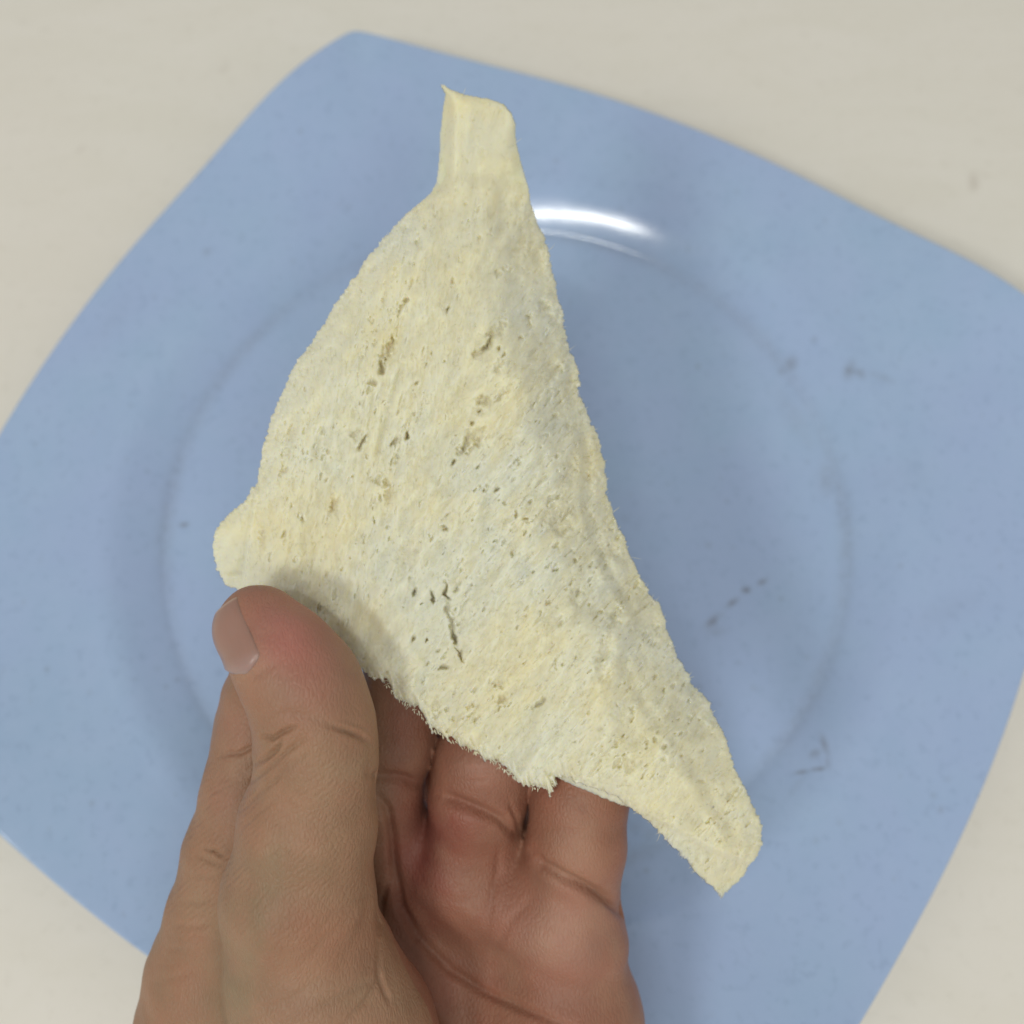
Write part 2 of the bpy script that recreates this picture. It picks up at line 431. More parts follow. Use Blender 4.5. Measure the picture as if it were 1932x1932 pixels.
SURF = {}
def front_depth(U, V, sd, step, rng):
    sh = U.shape; s = lambda p: p / step
    D = tps(CTRL, U, V)
    # wide relief
    h = .80 * smooth_noise(sh, s(50), s(30), -1.05, rng) + .30 * smooth_noise(sh, s(16), s(9), -1.0, rng)
    ctr = ell(U, V, 900, 930, 330, 420, 0, 1.0) * 1.0
    edge_r = np.exp(-(seg_dist(U, V, [(1000,400),(1060,600),(1115,800),(1150,1000),(1240,1180),(1330,1370)])[0] / 75) ** 2)
    tex = np.clip(.35 + .75 * ctr + .6 * edge_r, 0, 1.15)
    low = sm(V, 1000, 1250); tex = np.maximum(tex, low * .8)
    tab = 1 - sm(V, 330, 430); tex = tex * (1 - .6 * tab)
    # crumb: torn, stringy web over many scales
    k = sm(U + .3 * V, 950, 1250)
    def octave(a, b, an1, an2):
        return smooth_noise(sh, s(a), s(b), an1, rng) * k + smooth_noise(sh, s(a), s(b), an2, rng) * (1 - k)
    frac = np.zeros(sh)
    for sc_, am in ((1.0, .16), (1.7, .30), (2.9, .55), (5.0, .95), (8.6, 1.5), (15, 2.0)):
        frac += am * octave(sc_ * 1.7, sc_ * .85, -.95, -1.4)
    ridge = 1 - np.abs(octave(9, 2.6, -.9, -1.45)) * 1.3; ridge2 = 1 - np.abs(octave(5, 1.5, -.75, -1.25)) * 1.3
    curlm = 1 - sm(U, 455, 500); tex = tex * (1 - .8 * curlm)
    str1 = octave(16, 3.6, -.92, -1.4); str2 = octave(30, 8, -.95, -1.35)
    h = h + tex * (.085 * str1 + .10 * str2)
    h = h + (.014 + tex * .036) * frac + tex * (.080 * np.clip(ridge, -1, 1) + .038 * np.clip(ridge2, -1, 1))
    # small cells, gathered in stringy clusters
    pn = octave(5.5, 2.6, -.95, -1.4) + .45 * octave(2.2, 1.3, -1, -1.3)
    clus = octave(60, 22, -.95, -1.35)
    small = np.clip(pn - (2.22 - .42 * clus - .35 * ctr - .4 * edge_r), 0, 1.4)
    h = h - np.tanh(small * 1.2) * 1.0 * np.clip(tex + .1, 0, 1)
    st1 = octave(8.5, 1.5, -.88, -1.3) + .3 * octave(2, 1, -1, -1.3)
    h = h - .55 * np.tanh(np.clip(st1 - (1.95 - .45 * ctr - .45 * edge_r - .2 * clus), 0, 2) * 1.4) * np.clip(tex, 0, 1)
    st2 = octave(6, 1.4, -.8, -1.2)
    h = h + .14 * np.clip(st2 - 1.2, 0, 2) * tex
    tn = smooth_noise(sh, s(1.8), s(1.2), -1.0, rng)
    h = h - np.tanh(np.clip(tn - 2.55 + .35 * clus, 0, 2) * 1.5) * .7 * np.clip(tex, 0, 1)
    cells = smooth_noise(sh, s(8), s(6), -1.1, rng)
    h = h - edge_r * .30 * np.clip(cells, -.4, 2) 
    # named pores with ragged outlines
    wu = 3.2 * smooth_noise(sh, s(6), s(6), 0, rng) + 1.8 * smooth_noise(sh, s(2.2), s(2.2), 0, rng); wv = 3.2 * smooth_noise(sh, s(6), s(6), 0, rng) + 1.8 * smooth_noise(sh, s(2.2), s(2.2), 0, rng)
    tan_shade = np.zeros(sh)
    for (u, v, aa, bb, an, dp) in BIGPORES:
        e = ell(U + wu * min(1, .35 + bb / 14), V + wv * min(1, .2 + bb / 14), u, v, aa, bb, an, 1.4)
        h = h - dp * e * 1.2; tan_shade = np.maximum(tan_shade, e * min(1, dp / 2.2))
    for _ in range(90):
        u, v = rng.uniform(500, 1400), rng.uniform(380, 1560)
        aa = rng.uniform(2.5, 7) * (1 + .7 * (rng.uniform() < .15)); bb = aa * rng.uniform(.35, .6); an = rng.normal(-1.0, .3) if u + .3 * v > 1000 else rng.normal(-1.35, .3)
        dp = rng.uniform(.5, 1.5) * (1.25 if 650 < u < 1150 and 560 < v < 1250 else .65)
        i0 = max(int((v - U[0, 0] * 0 - V[0, 0] - 25) / step), 0); i1 = int((v - V[0, 0] + 25) / step); j0 = max(int((u - U[0, 0] - 25) / step), 0); j1 = int((u - U[0, 0] + 25) / step)
        sl = (slice(i0, max(i1, i0)), slice(j0, max(j1, j0)))
        e = ell((U + .5 * wu)[sl] if False else U[sl] + .35 * wu[sl], V[sl] + .35 * wv[sl], u, v, aa, bb, an, 1.3)
        h[sl] = h[sl] - dp * e; tan_shade[sl] = np.maximum(tan_shade[sl], e * min(1, dp / 2.4))
    # folds and dents
    d, sd_, _ = seg_dist(U, V, [(862,195),(860,270),(866,330),(856,372)])
    h = h - 4.2 * sm(861 - U, 0, 34) * (1 - sm(V, 325, 375)) + .25 * np.exp(-(d / 9) ** 2)
    h = h - .9 * ell(U, V, 905, 333, 52, 17, .1)
    h = h - 1.3 * sm(960 - 0 - U, 0, -30) * (1 - sm(V, 290, 380))
    h = h - 1.2 * (1 - sm(V, 168, 205)) * sm(U, 858, 900)
    d, _, _ = seg_dist(U, V, [(1205,1160),(1180,1250),(1215,1330),(1300,1430),(1380,1570)])
    h = h - .6 * np.exp(-(d / 13) ** 2)
    d, _, _ = seg_dist(U, V, [(1070,640),(1085,760),(1105,850),(1110,960),(1140,1060),(1190,1150)])
    h = h - .55 * np.exp(-(d / 10) ** 2) + .3 * np.exp(-((d - 16) / 8) ** 2)
    dl, sl_, _ = seg_dist(U, V, [(1120,1490),(1195,1522),(1290,1566),(1345,1598),(1420,1625)])
    below = dl * sl_
    h = h - (.9 * sm(below, 0, 14) + .042 * np.clip(below, 0, 120)) * sm(V + .35 * U, 1900, 1970) + .3 * np.exp(-((below + 10) / 12) ** 2) * sm(V, 1480, 1540)
    dl, sl_, _ = seg_dist(U, V, [(486,900),(480,950),(472,1000),(466,1050),(458,1120)])
    lf = np.where((U < 490) & (V > 905) & (V < 1125), dl * np.sign(472 - U + (1010 - V) * .1), -9)
    h = h - .9 * sm(lf, -3, 7) + .35 * ell(U, V, 440, 1025, 30, 60, .1) - .6 * ell(U, V, 436, 1083, 24, 5, -.1) - .4 * ell(U, V, 455, 962, 26, 5, -.7)
    d, _, _ = seg_dist(U, V, [(760,690),(735,760),(716,850)])
    h = h - .7 * np.exp(-(d / 6) ** 2)
    d, _, _ = seg_dist(U, V, [(690,1130),(740,1200),(800,1260)])
    h = h + .5 * np.exp(-(d / 14) ** 2)
    h = h - .8 * ell(U, V, 812, 1130, 46, 70, .1)
    D = D + 5.0 * (1 - sm(sd, 0, 190)) * np.exp(-(seg_dist(U, V, [(1000,380),(1050,540),(1100,760),(1145,930),(1200,1070),(1270,1210),(1350,1360),(1420,1510)])[0] / 130) ** 2)
    w_edge = np.full(sh, 58.0)
    w_edge = np.where(sm(V, 1180, 1320) * (U < 1130) > 0, 58 - 26 * sm(V, 1180, 1320), w_edge)
    fold = np.exp(-(seg_dist(U, V, [(1000,380),(1050,540),(1100,760),(1145,930),(1200,1070),(1270,1210),(1350,1360),(1420,1510)])[0] / 110) ** 2) * (1 - tab)
    w_edge = w_edge + 70 * sm(fold, .0, .8)
    w_edge = w_edge * (1 - .45 * tab); w_edge = w_edge * (1 - 0 * np.exp(-(seg_dist(U, V, [(1200,1530),(1290,1578),(1340,1610),(1400,1650)])[0] / 50) ** 2))
    D = D - h
    upl = sm(1500 - V - 1.0 * (U - 480), 0, 300) * (1 - tab) * (1 - curlm)
    w_edge = w_edge + 22 * upl
    Db = tps(CTRL, U, V) + 5.4 + 6.5 * fold + 2.6 * upl + .2 * smooth_noise(sh, s(14), s(14), 0, rng)
    D = np.minimum(D, Db - 1.2)
    bot = sm(V, 1230, 1300) * (1 - sm(U, 1060, 1100))
    rough = .8 * smooth_noise(sh, s(3), s(3), 0, rng) + 1.3 * smooth_noise(sh, s(9), s(9), 0, rng) * (1 - tab) + .8 * smooth_noise(sh, s(1.6), s(1.6), 0, rng) * (1 - tab)
    rough = rough + bot * (3.6 * smooth_noise(sh, s(9), s(2.0), 1.15, rng) + 2.2 * smooth_noise(sh, s(5), s(1.4), 1.3, rng) - 1.0)
    rough = rough * (1 - .7 * tab)
    edgefade = np.exp(-np.clip(sd, 0, 400) / 60)
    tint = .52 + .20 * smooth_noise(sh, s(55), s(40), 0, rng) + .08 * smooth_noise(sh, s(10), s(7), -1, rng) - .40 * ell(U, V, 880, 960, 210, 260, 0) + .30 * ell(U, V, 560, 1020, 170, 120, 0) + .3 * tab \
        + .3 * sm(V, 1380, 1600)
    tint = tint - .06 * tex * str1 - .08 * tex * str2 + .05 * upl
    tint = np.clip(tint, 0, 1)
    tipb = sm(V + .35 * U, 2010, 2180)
    shade_spots = .42 * tipb + .10 * (1 - sm(U, 845, 866)) * (1 - sm(V, 330, 380))  # tip: tan with shade painted in; tab's left face: painted shade
    for (u, v, a_, b_, an, kk) in ((500, 1015, 5, 30, .15, .5), (510, 960, 5, 14, 0, .4), (627, 951, 8, 15, .1, .7), (947, 1318, 12, 9, 0, .5), (730, 640, 15, 14, 0, .4), (925, 560, 12, 18, .3, .2)):
        shade_spots = np.maximum(shade_spots, kk * ell(U, V, u, v, a_, b_, an))
    x = np.clip(1 - sd / w_edge, 0, 1); SURF.update(U=U, V=V, tex=tex, tint=tint, k=k, D=D + (.5 * (D + Db) - D) * (1 - np.sqrt(np.clip(1 - x * x, 0, 1))), sd=sd)
    return D, Db, w_edge, {'tint': tint, 'tan_shade': np.clip(tan_shade * .40 + shade_spots, 0, 1)}, rough

def back_depth(U, V, sd, step, rng):
    sh = U.shape; s = lambda p: p / step
    T = tps(CTRL, U, V)
    tip = sm(V + .35 * U, 1900, 2000); curl = 1 - sm(U, 455, 520)
    off = 5.2 - 1.6 * np.exp(-((U - 1110) / 90) ** 2) * sm(V, 1420, 1480)
    D = T + off
    dl, sl_, _ = seg_dist(U, V, [(1150,1500),(1195,1530),(1290,1578),(1340,1610),(1402,1652)])
    h = .3 * smooth_noise(sh, s(22), s(22), 0, rng) + .10 * smooth_noise(sh, s(5), s(4), -1, rng) + .05 * smooth_noise(sh, s(1.8), s(1.8), 0, rng)
    h = h * (1 - .75 * curl)
    d, _, _ = seg_dist(U, V, [(1195,1540),(1290,1585),(1365,1640)])
    D = D - h
    Db = T + 10.2 - 2.5 * tip
    w_edge = np.full(sh, 42.0) - 18 * tip
    rough = 1.2 * smooth_noise(sh, s(8), s(8), 0, rng) + .7 * smooth_noise(sh, s(2.2), s(2.2), 0, rng)
    rough = rough + tip * 2.0 * smooth_noise(sh, s(5), s(3), .8, rng)
    tint = np.clip(.42 + .15 * smooth_noise(sh, s(30), s(30), 0, rng) + .62 * tip - .15 * curl, 0, 1)  # tip tinted deeper: partly tan bread, partly painted shade
    return D, Db, w_edge, {'tint': tint, 'tan_shade': .2 * tip}, rough * (1 - .5 * curl)

def make_bread():
    root = bpy.data.objects.new('folded_bread', None); col.objects.link(root)
    c = to_world(at(930, 960, 189.0)); root.location = c; root.empty_display_size = .02
    root['label'] = 'folded triangular piece of crustless white bread held over the plate'
    root['category'] = 'bread'
    mat = bread_mat()
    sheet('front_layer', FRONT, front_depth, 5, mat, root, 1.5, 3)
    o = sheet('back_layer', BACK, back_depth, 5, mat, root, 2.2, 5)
    # strings of torn crumb lying over the face and standing off the lower edge
    rng = np.random.default_rng(8)
    S = SURF; U, W, H = S['U'], S['V'], S['D']; u0, v0, st = U[0, 0], W[0, 0], 1.5
    def samp(A, u, v):
        j = np.clip(((u - u0) / st).round().astype(int), 0, A.shape[1] - 1); i = np.clip(((v - v0) / st).round().astype(int), 0, A.shape[0] - 1)
        return A[i, j]
    n = 60000
    u = rng.uniform(400, 1440, n); v = rng.uniform(160, 1700, n)
    keep = (samp(S['sd'], u, v) > 3) & (rng.uniform(size=n) < .15 + .85 * samp(S['tex'], u, v))
    u, v = u[keep][:13000], v[keep][:13000]; n = len(u)
    kk = samp(S['k'], u, v)
    ang = np.where(rng.uniform(size=n) < kk, rng.normal(-.9, .42, n), rng.normal(-1.35, .4, n)) + np.pi * (rng.uniform(size=n) < .5)
    ln = rng.gamma(2.2, 2.6, n) + 2.5; wd = rng.uniform(.25, .6, n); bend = rng.normal(0, .22, n); arch = rng.uniform(.0, .09, n)
    # the ones along the torn lower edge
    m_ = 130; t = rng.uniform(0, 1, m_); ex = 725 + (1050 - 725) * t
    path = np.array([(722,1290),(750,1320),(790,1350),(820,1385),(870,1412),(910,1430),(950,1455),(985,1480),(1010,1490),(1050,1480)], float)
    ey = np.interp(ex, path[:, 0], path[:, 1]) - rng.uniform(2, 9, m_)
    u = np.concatenate([u, ex]); v = np.concatenate([v, ey]); ang = np.concatenate([ang, rng.normal(1.2, .4, m_)])
    ln = np.concatenate([ln, rng.uniform(4, 9, m_)]); wd = np.concatenate([wd, rng.uniform(.7, 1.5, m_)]); bend = np.concatenate([bend, rng.normal(0, .3, m_)]); arch = np.concatenate([arch, rng.uniform(.0, .1, m_)])
    edge = np.concatenate([np.zeros(n, bool), np.ones(m_, bool)]); n += m_
    dx, dy = np.cos(ang), np.sin(ang); nx_, ny_ = -dy, dx
    base = samp(H, u, v)
    rings = []
    for tt, ww in ((0, .25), (.25, .9), (.5, 1.0), (.78, .7), (1.0, .15)):
        cu = u + dx * ln * tt + nx_ * bend * ln * tt * tt; cv = v + dy * ln * tt + ny_ * bend * ln * tt * tt
        dd = np.where(edge | (samp(S['sd'], cu, cv) < 2), base, samp(H, cu, cv)) - arch * np.sin(np.pi * tt) - .02
        for a in range(3):
            th = a * 2.094 + .5
            rings.append(at(cu + nx_ * wd * ww * math.cos(th), cv + ny_ * wd * ww * math.cos(th), dd + .09 * wd * ww * math.sin(th)))
    Pw = np.stack(rings, 1)                                # n, 15, 3
    Vw = to_world(Pw.reshape(-1, 3)); b0 = np.arange(n)[:, None] * 15
    Fw = np.array([(k * 3 + a, k * 3 + (a + 1) % 3, k * 3 + 3 + (a + 1) % 3, k * 3 + 3 + a) for k in range(4) for a in range(3)])
    Fw = (b0[:, :, None] + Fw[None]).reshape(-1, 4)
    o = mesh_obj('crumb_fibre', Vw, Fw, fibre_mat(), root, attrs={'tint': np.repeat(np.clip(samp(S['tint'], u, v) - .1, 0, 1), 15), 'tan_shade': np.zeros(len(Vw))})
    o['kind'] = 'stuff'

# ------------------------------------------------------------------ hand
def surface_nets(Fd, org, h):
    nx, ny, nz = Fd.shape
    ins = Fd < 0
    corners = [(a, b, c) for a in (0, 1) for b in (0, 1) for c in (0, 1)]
    sl = lambda A, o: A[o[0]:nx - 1 + o[0], o[1]:ny - 1 + o[1], o[2]:nz - 1 + o[2]]
    cnt = sum(sl(ins, o).astype(np.int8) for o in corners)
    act = (cnt > 0) & (cnt < 8)
    idx = -np.ones(act.shape, np.int64); I, J, K = np.where(act); idx[act] = np.arange(len(I))
    acc = np.zeros((len(I), 3)); num = np.zeros(len(I))
    for o in corners:
        for ax in range(3):
            if o[ax]: continue
            o2 = list(o); o2[ax] = 1
            f1 = Fd[I + o[0], J + o[1], K + o[2]]; f2 = Fd[I + o2[0], J + o2[1], K + o2[2]]
            cr = (f1 < 0) != (f2 < 0)
            t = np.where(cr, f1 / np.where(cr, f1 - f2, 1), 0)
            p = np.tile(np.array(o, float), (len(I), 1)); p[:, ax] = t
            acc += p * cr[:, None]; num += cr
    V = (acc / num[:, None] + np.stack([I, J, K], 1)) * h + org
    Fq = []
    for ax in range(3):
        b, c = (ax + 1) % 3, (ax + 2) % 3
        A0 = [slice(None)] * 3; A1 = [slice(None)] * 3; A0[ax] = slice(0, -1); A1[ax] = slice(1, None)
        s1 = ins[tuple(A0)]; s2 = ins[tuple(A1)]
        E = np.stack(np.where(s1 != s2), 1)
        ok = (E[:, b] > 0) & (E[:, c] > 0) & (E[:, b] < Fd.shape[b] - 1) & (E[:, c] < Fd.shape[c] - 1)
        E = E[ok]
        def cid(db, dc):
            e = E.copy(); e[:, b] -= db; e[:, c] -= dc; return idx[e[:, 0], e[:, 1], e[:, 2]]
        q = np.stack([cid(1, 1), cid(0, 1), cid(0, 0), cid(1, 0)], 1)
        fl = s1[E[:, 0], E[:, 1], E[:, 2]]
        q[~fl] = q[~fl][:, ::-1]
        Fq.append(q)
    return V, np.concatenate(Fq)

def smin(a, b, k):
    h = np.clip(k - np.abs(a - b), 0, None) / k
    return np.minimum(a, b) - h * h * k * .25

class Chain:
    """tapered limb through (u, v, depth, radius px) joints"""
    def __init__(s, pts, k=2.0):
        s.p = [(at(u, v, d), r / F * d) for u, v, d, r in pts]; s.k = k
    def __call__(s, X):
        out = None
        for (a, ra), (b, rb) in zip(s.p[:-1], s.p[1:]):
            ab = b - a; t = np.clip(((X - a) @ ab) / (ab @ ab), 0, 1)
            d = np.linalg.norm(X - a - t[..., None] * ab, axis=-1) - (ra + (rb - ra) * (t * t * (3 - 2 * t)))
            out = d if out is None else smin(out, d, s.k)
        return out
def blob(X, u, v, d, rx, ry, rz):
    c = at(u, v, d); s = d / F
    q = (X - c) / np.array([rx * s, ry * s, rz]); l = np.linalg.norm(q, axis=-1)
    return (l - 1) * min(rx * s, ry * s, rz)

THUMB = [(489,1184,176.5,81),(535,1240,175.0,93),(575,1300,174.8,103),(596,1375,175.8,106),(597,1440,177,107),(580,1560,179.5,124),(562,1700,182,139),(585,1850,185,150),(600,2050,190,175),(640,2300,198,200)]
INDEX = [(655,985,202,66),(600,1080,201.5,72),(545,1210,201,80),(512,1330,199.5,88),(502,1400,198.5,93),(484,1500,198,98),(464,1620,199,113),(452,1740,200,132),(432,1850,202,150),(425,1950,204,163),(470,2300,215,210)]
MIDDLE = [(830,1100,204,72),(775,1250,203.5,82),(746,1400,203,74),(718,1500,204.5,75),(735,1600,211,88)]
RING = [(990,1180,201,70),(950,1320,200.5,83),(914,1440,200.5,91),(902,1500,201.5,90),(893,1600,209,92)]
PINKY = [(1120,1250,201,66),(1112,1380,199.5,80),(1094,1500,199,90),(1086,1600,199.5,92),(1072,1700,203.5,96)]

def hand_field(X):
    thumb = Chain(THUMB, 3.0)(X)
    index = Chain(INDEX, 3.0)(X)
    middle = Chain(MIDDLE, 2.0)(X); ring = Chain(RING, 2.0)(X); pinky = Chain(PINKY, 2.0)(X)
    palm = Chain([(1082,1790,203.5,104),(1066,1932,206,141),(1045,2150,212,180),(960,2350,216,210)], 4)(X)
    for b in ((1010,1712,205.5,98,84,10), (868,1650,208.5,98,100,10.5), (765,1620,215.5,80,110,9), (900,1830,217,170,150,13), (960,1980,214.5,180,170,14), (700,1850,219,150,220,12), (1000,1600,214,40,40,6), (1002,1500,215,40,120,5), (812,1430,225,50,120,5), (620,2000,208,230,260,19), (780,2200,212,320,220,19)):
        palm = smin(palm, blob(X, *b), 9.0)
    thenar = Chain([(600,1830,188,118),(648,1960,189,168),(700,2150,196,225)], 4)(X)
    body = smin(palm, index, 4.0)
    fing = smin(smin(middle, ring, .5), pinky, .45)
    body = smin(body, fing, 3.0)
    body = smin(body, thenar, 1.6)
    v = 966 - F * X[..., 1] / np.clip(-X[..., 2], 1, None)
    kk = 2.4 + 5.0 * sm(v, 1480, 1760)
    body = smin(body, thumb, kk)
    return body

def carve(P, N, pts, width, depth, dmax, dmin=0, prof=1.0, bulge=.0):
    """press a crease into the skin along a polyline, only where the skin faces the light side"""
    u = 966 + F * P[:, 0] / -P[:, 2]; v = 966 - F * P[:, 1] / -P[:, 2]; d = -P[:, 2]
    pts = np.asarray(pts, float); lo = pts.min(0) - 4 * width; hi = pts.max(0) + 4 * width
    k = np.where((u > lo[0]) & (u < hi[0]) & (v > lo[1]) & (v < hi[1]) & (d < dmax) & (d > dmin) & (N[:, 2] > 0.0))[0]
    if not len(k): return
    q, _, t = seg_dist(u[k], v[k], pts)
    env = np.sin(np.pi * np.clip(t, .03, .97)) ** .45
    g = np.exp(-(q / width) ** 2) * depth - bulge * depth * np.exp(-((q - 2.2 * width) / (1.2 * width)) ** 2)
    P[k] -= N[k] * (g * env)[:, None]

def skin_mat():
    t = NT('skin')
    colr = t.attr('skin_tone_shade', True)
    g = t.noise(260, 5, .6); f = t.noise(1600, 4, .6)
    c = t.mix(t.mul(t.ramp(g, .35, .7), .22), colr, (0.34, 0.15, 0.10))
    c = t.mix(t.mul(t.ramp(t.noise(90, 3), .45, .7), .18), c, (0.50, 0.34, 0.22))
    wr = t.attr('wave')
    n1 = t.bump(t.noise(420, 4, .6, t.stretch(1, 1, 1), .6), .00022, .35)
    v = t.n('ShaderNodeTexVoronoi', feature='DISTANCE_TO_EDGE'); v.inputs['Scale'].default_value = 1500
    t.link(t.stretch(1, .45, 1, .5), v.inputs['Vector'])
    n2 = t.bump(t.ramp(v.outputs['Distance'], 0, .25), .00010, .6, n1)
    n3 = t.bump(wr, .00004, .8, n2)
    return t.set(Base_Color=c, Roughness=0.48, Specular_IOR_Level=0.28, Subsurface_Weight=0.32, Subsurface_Scale=0.0022,
                 Subsurface_Radius=(1.0, .38, .22), Normal=n3)

def nail_mat():
    t = NT('nail_plate')
    s = t.attr('along')
    c = t.mix(t.ramp(s, .0, .22), (0.34, 0.225, 0.20), (0.315, 0.178, 0.138))
    c = t.mix(t.ramp(s, .955, .985), c, (0.46, 0.31, 0.24))
    return t.set(Base_Color=c, Roughness=0.33, Specular_IOR_Level=0.45, Subsurface_Weight=.3, Subsurface_Scale=.0015,
                 Subsurface_Radius=(1, .4, .25), Coat_Weight=.0, Coat_Roughness=.3, Normal=t.bump(t.noise(500, 3, .5, t.stretch(4, .3, 1, .5)), .00005, .4))

def make_hand():
    h = 0.62
    lo = np.array([-92., -150., -242.]); hi = np.array([42., 6., -158.])
    n = ((hi - lo) / h).astype(int)
    gx, gy, gz = (lo[i] + h * np.arange(n[i]) for i in range(3))
    Fd = np.empty(n, np.float32)
    for i0 in range(0, n[0], 24):
        X = np.stack(np.meshgrid(gx[i0:i0 + 24], gy, gz, indexing='ij'), -1)
        Fd[i0:i0 + 24] = hand_field(X)
    Fd[:, 0, :] = 1; Fd[:, :2, :] = np.maximum(Fd[:, :2, :], .3)
    Fd[0] = 1; Fd[-1] = 1; Fd[:, :, 0] = 1; Fd[:, :, -1] = 1
    V, Fq = surface_nets(Fd, lo, h)
    me = bpy.data.meshes.new('tmp'); me.from_pydata(V.tolist(), [], Fq.tolist()); me.validate()
    ob = bpy.data.objects.new('tmp', me); col.objects.link(ob)
    md = ob.modifiers.new('s', 'SUBSURF'); md.levels = 1; md.render_levels = 1
    dg = bpy.context.evaluated_depsgraph_get(); ev = ob.evaluated_get(dg); m2 = ev.to_mesh()
    P = np.empty(len(m2.vertices) * 3, np.float32); m2.vertices.foreach_get('co', P); P = P.reshape(-1, 3).astype(float)
    N = np.empty(len(m2.vertices) * 3, np.float32); m2.vertices.foreach_get('normal', N); N = N.reshape(-1, 3).astype(float)
    Q = np.empty(len(m2.loops), np.int32); m2.loops.foreach_get('vertex_index', Q); Q = Q.reshape(-1, 4)
    ev.to_mesh_clear(); bpy.data.objects.remove(ob); bpy.data.meshes.remove(me)
    if N[P[:, 2] > P[:, 2].max() - 1][:, 2].mean() < 0:
        N = -N; Q = Q[:, ::-1]
    # creases of the skin: polyline, width px, depth mm, deepest skin it may touch
    C = [
     # thumb
     ([(495,1388),(515,1394),(530,1384),(556,1373)], 4.5, 1.1, 190), ([(500,1352),(540,1346),(580,1352),(620,1362)], 8, .28, 185),
     ([(620,1368),(650,1378),(680,1390),(700,1405)], 5.5, .7, 190), ([(640,1358),(672,1366),(697,1376)], 5, .2, 190),
     ([(482,1440),(505,1428),(520,1415),(528,1398)], 5, .8, 190), ([(468,1478),(500,1455),(545,1415),(575,1395)], 5, .45, 190),
     ([(455,1530),(500,1490),(545,1450),(590,1415)], 6, .22, 190), ([(470,1510),(520,1470),(560,1430)], 3, .16, 190),
     ([(450,1565),(500,1525),(560,1470)], 5, .14, 190), ([(470,1282),(490,1268),(515,1252)], 9, .3, 182),
     ([(590,1770),(640,1720),(690,1690),(705,1682)], 9, .3, 195), ([(560,1830),(620,1770),(680,1710)], 10, .25, 195),
     ([(640,1820),(670,1780),(690,1730),(700,1690)], 12, .3, 195), ([(600,1905),(660,1870),(712,1845)], 8, .35, 200),
     ([(650,1932),(690,1890),(715,1850),(716,1780)], 6, .5, 200), ([(520,1900),(590,1860),(660,1830)], 9, .2, 200),
     ([(450,1930),(520,1895),(590,1880)], 10, .15, 200), ([(716,1835),(722,1862),(735,1890)], 5, .5, 205),
     # index finger
     ([(420,1420),(450,1422),(470,1412),(490,1405)], 5, .8, 205, 186), ([(415,1428),(440,1424)], 5, .3, 205, 186),
     ([(385,1600),(405,1605),(420,1616)], 4, .6, 210, 180), ([(372,1612),(395,1625),(412,1632)], 6, .35, 210, 180),
     ([(360,1650),(390,1655),(410,1650)], 8, .3, 210, 180), ([(345,1700),(375,1702),(400,1698)], 7, .22, 210, 180),
     ([(330,1745),(365,1748),(395,1742)], 7, .2, 210, 180), ([(318,1790),(350,1792)], 6, .18, 210, 180),
     ([(300,1850),(340,1842),(370,1830)], 8, .2, 215, 180), ([(395,1490),(425,1492)], 6, .15, 210, 186),
     # finger roots and palm
     ([(700,1463),(740,1466),(765,1470),(790,1480)], 10, 1.1, 218), ([(828,1500),(850,1508),(900,1528),(945,1548),(970,1572)], 11, 1.7, 218),
     ([(960,1512),(972,1540),(985,1585)], 6, .35, 215), ([(1004,1612),(1020,1632),(1060,1655),(1110,1680),(1150,1700),(1176,1722)], 12, 1.9, 215), ([(1010,1622),(1060,1655),(1110,1680)], 5, .4, 218),
     ([(1080,1655),(1125,1685),(1165,1722)], 5, .5, 215), ([(715,1505),(733,1530),(742,1580),(745,1650),(755,1710),(785,1770)], 9, 1.4, 226),
     ([(755,1710),(800,1780),(850,1830),(910,1870),(990,1905),(1080,1940)], 9, 1.0, 225), ([(940,1600),(938,1650),(925,1700),(918,1760)], 8, .4, 222),
     ([(1000,1700),(960,1740),(930,1800)], 10, .25, 222), ([(860,1450),(910,1455),(950,1450)], 6, .2, 210), ([(880,1475),(925,1470)], 5, .25, 210),
     ([(1060,1545),(1110,1550),(1150,1545)], 6, .12, 210), ([(1040,1560),(1100,1565)], 4, .1, 210), ([(820,1690),(870,1700),(920,1690)], 8, .15, 222),
     ([(740,1650),(720,1700),(716,1760)], 6, .5, 220), ([(850,1740),(940,1800),(1060,1850)], 14, .2, 222)]
    for c in C:
        carve(P, N, c[0], c[1], c[2], c[3], c[4] if len(c) > 4 else 0)
    # fleshy swellings
    u = 966 + F * P[:, 0] / -P[:, 2]; v = 966 - F * P[:, 1] / -P[:, 2]; d = -P[:, 2]
    front = np.clip(N[:, 2], 0, 1)
    for (a, b, ra, rb, amt, dm) in ((855,1625,70,60,1.2,220), (1070,1765,70,60,.8,220), (905,1440,50,40,.7,210), (1090,1580,60,60,.6,210),
                                    (640,1450,50,80,.5,186), (700,1640,25,60,-.5,200), (560,1400,26,30,-.5,186), (455,1340,25,50,.4,205), (960,1560,26,30,.5,212), (500,1700,40,120,.6,200)):
        g = amt * np.exp(-((u - a) / ra) ** 2 - ((v - b) / rb) ** 2) * front * (d < dm)
        P += N * g[:, None]
    # fine uneven skin
    rs = np.random.default_rng(4); wv = np.zeros(len(P))
    for k in range(26):
        kd = rs.normal(size=3); kd /= np.linalg.norm(kd); fr = rs.uniform(.5, 1.6); wv += np.sin(P @ kd * fr + rs.uniform(0, 6.3)) / 5
    P += N * (.06 * wv)[:, None]
    # slanted wrinkle texture for the thumb's side
    fine = np.zeros(len(P))
    for k in range(10):
        an = -.75 + rs.normal(0, .16); fr = rs.uniform(.35, .8); fine += np.sin((u * math.sin(-an) + v * math.cos(an)) * fr + rs.uniform(0, 6.3) + 1.5 * np.sin(u * .05 + k) + 1.3 * np.sin(v * .045 + 2 * k))
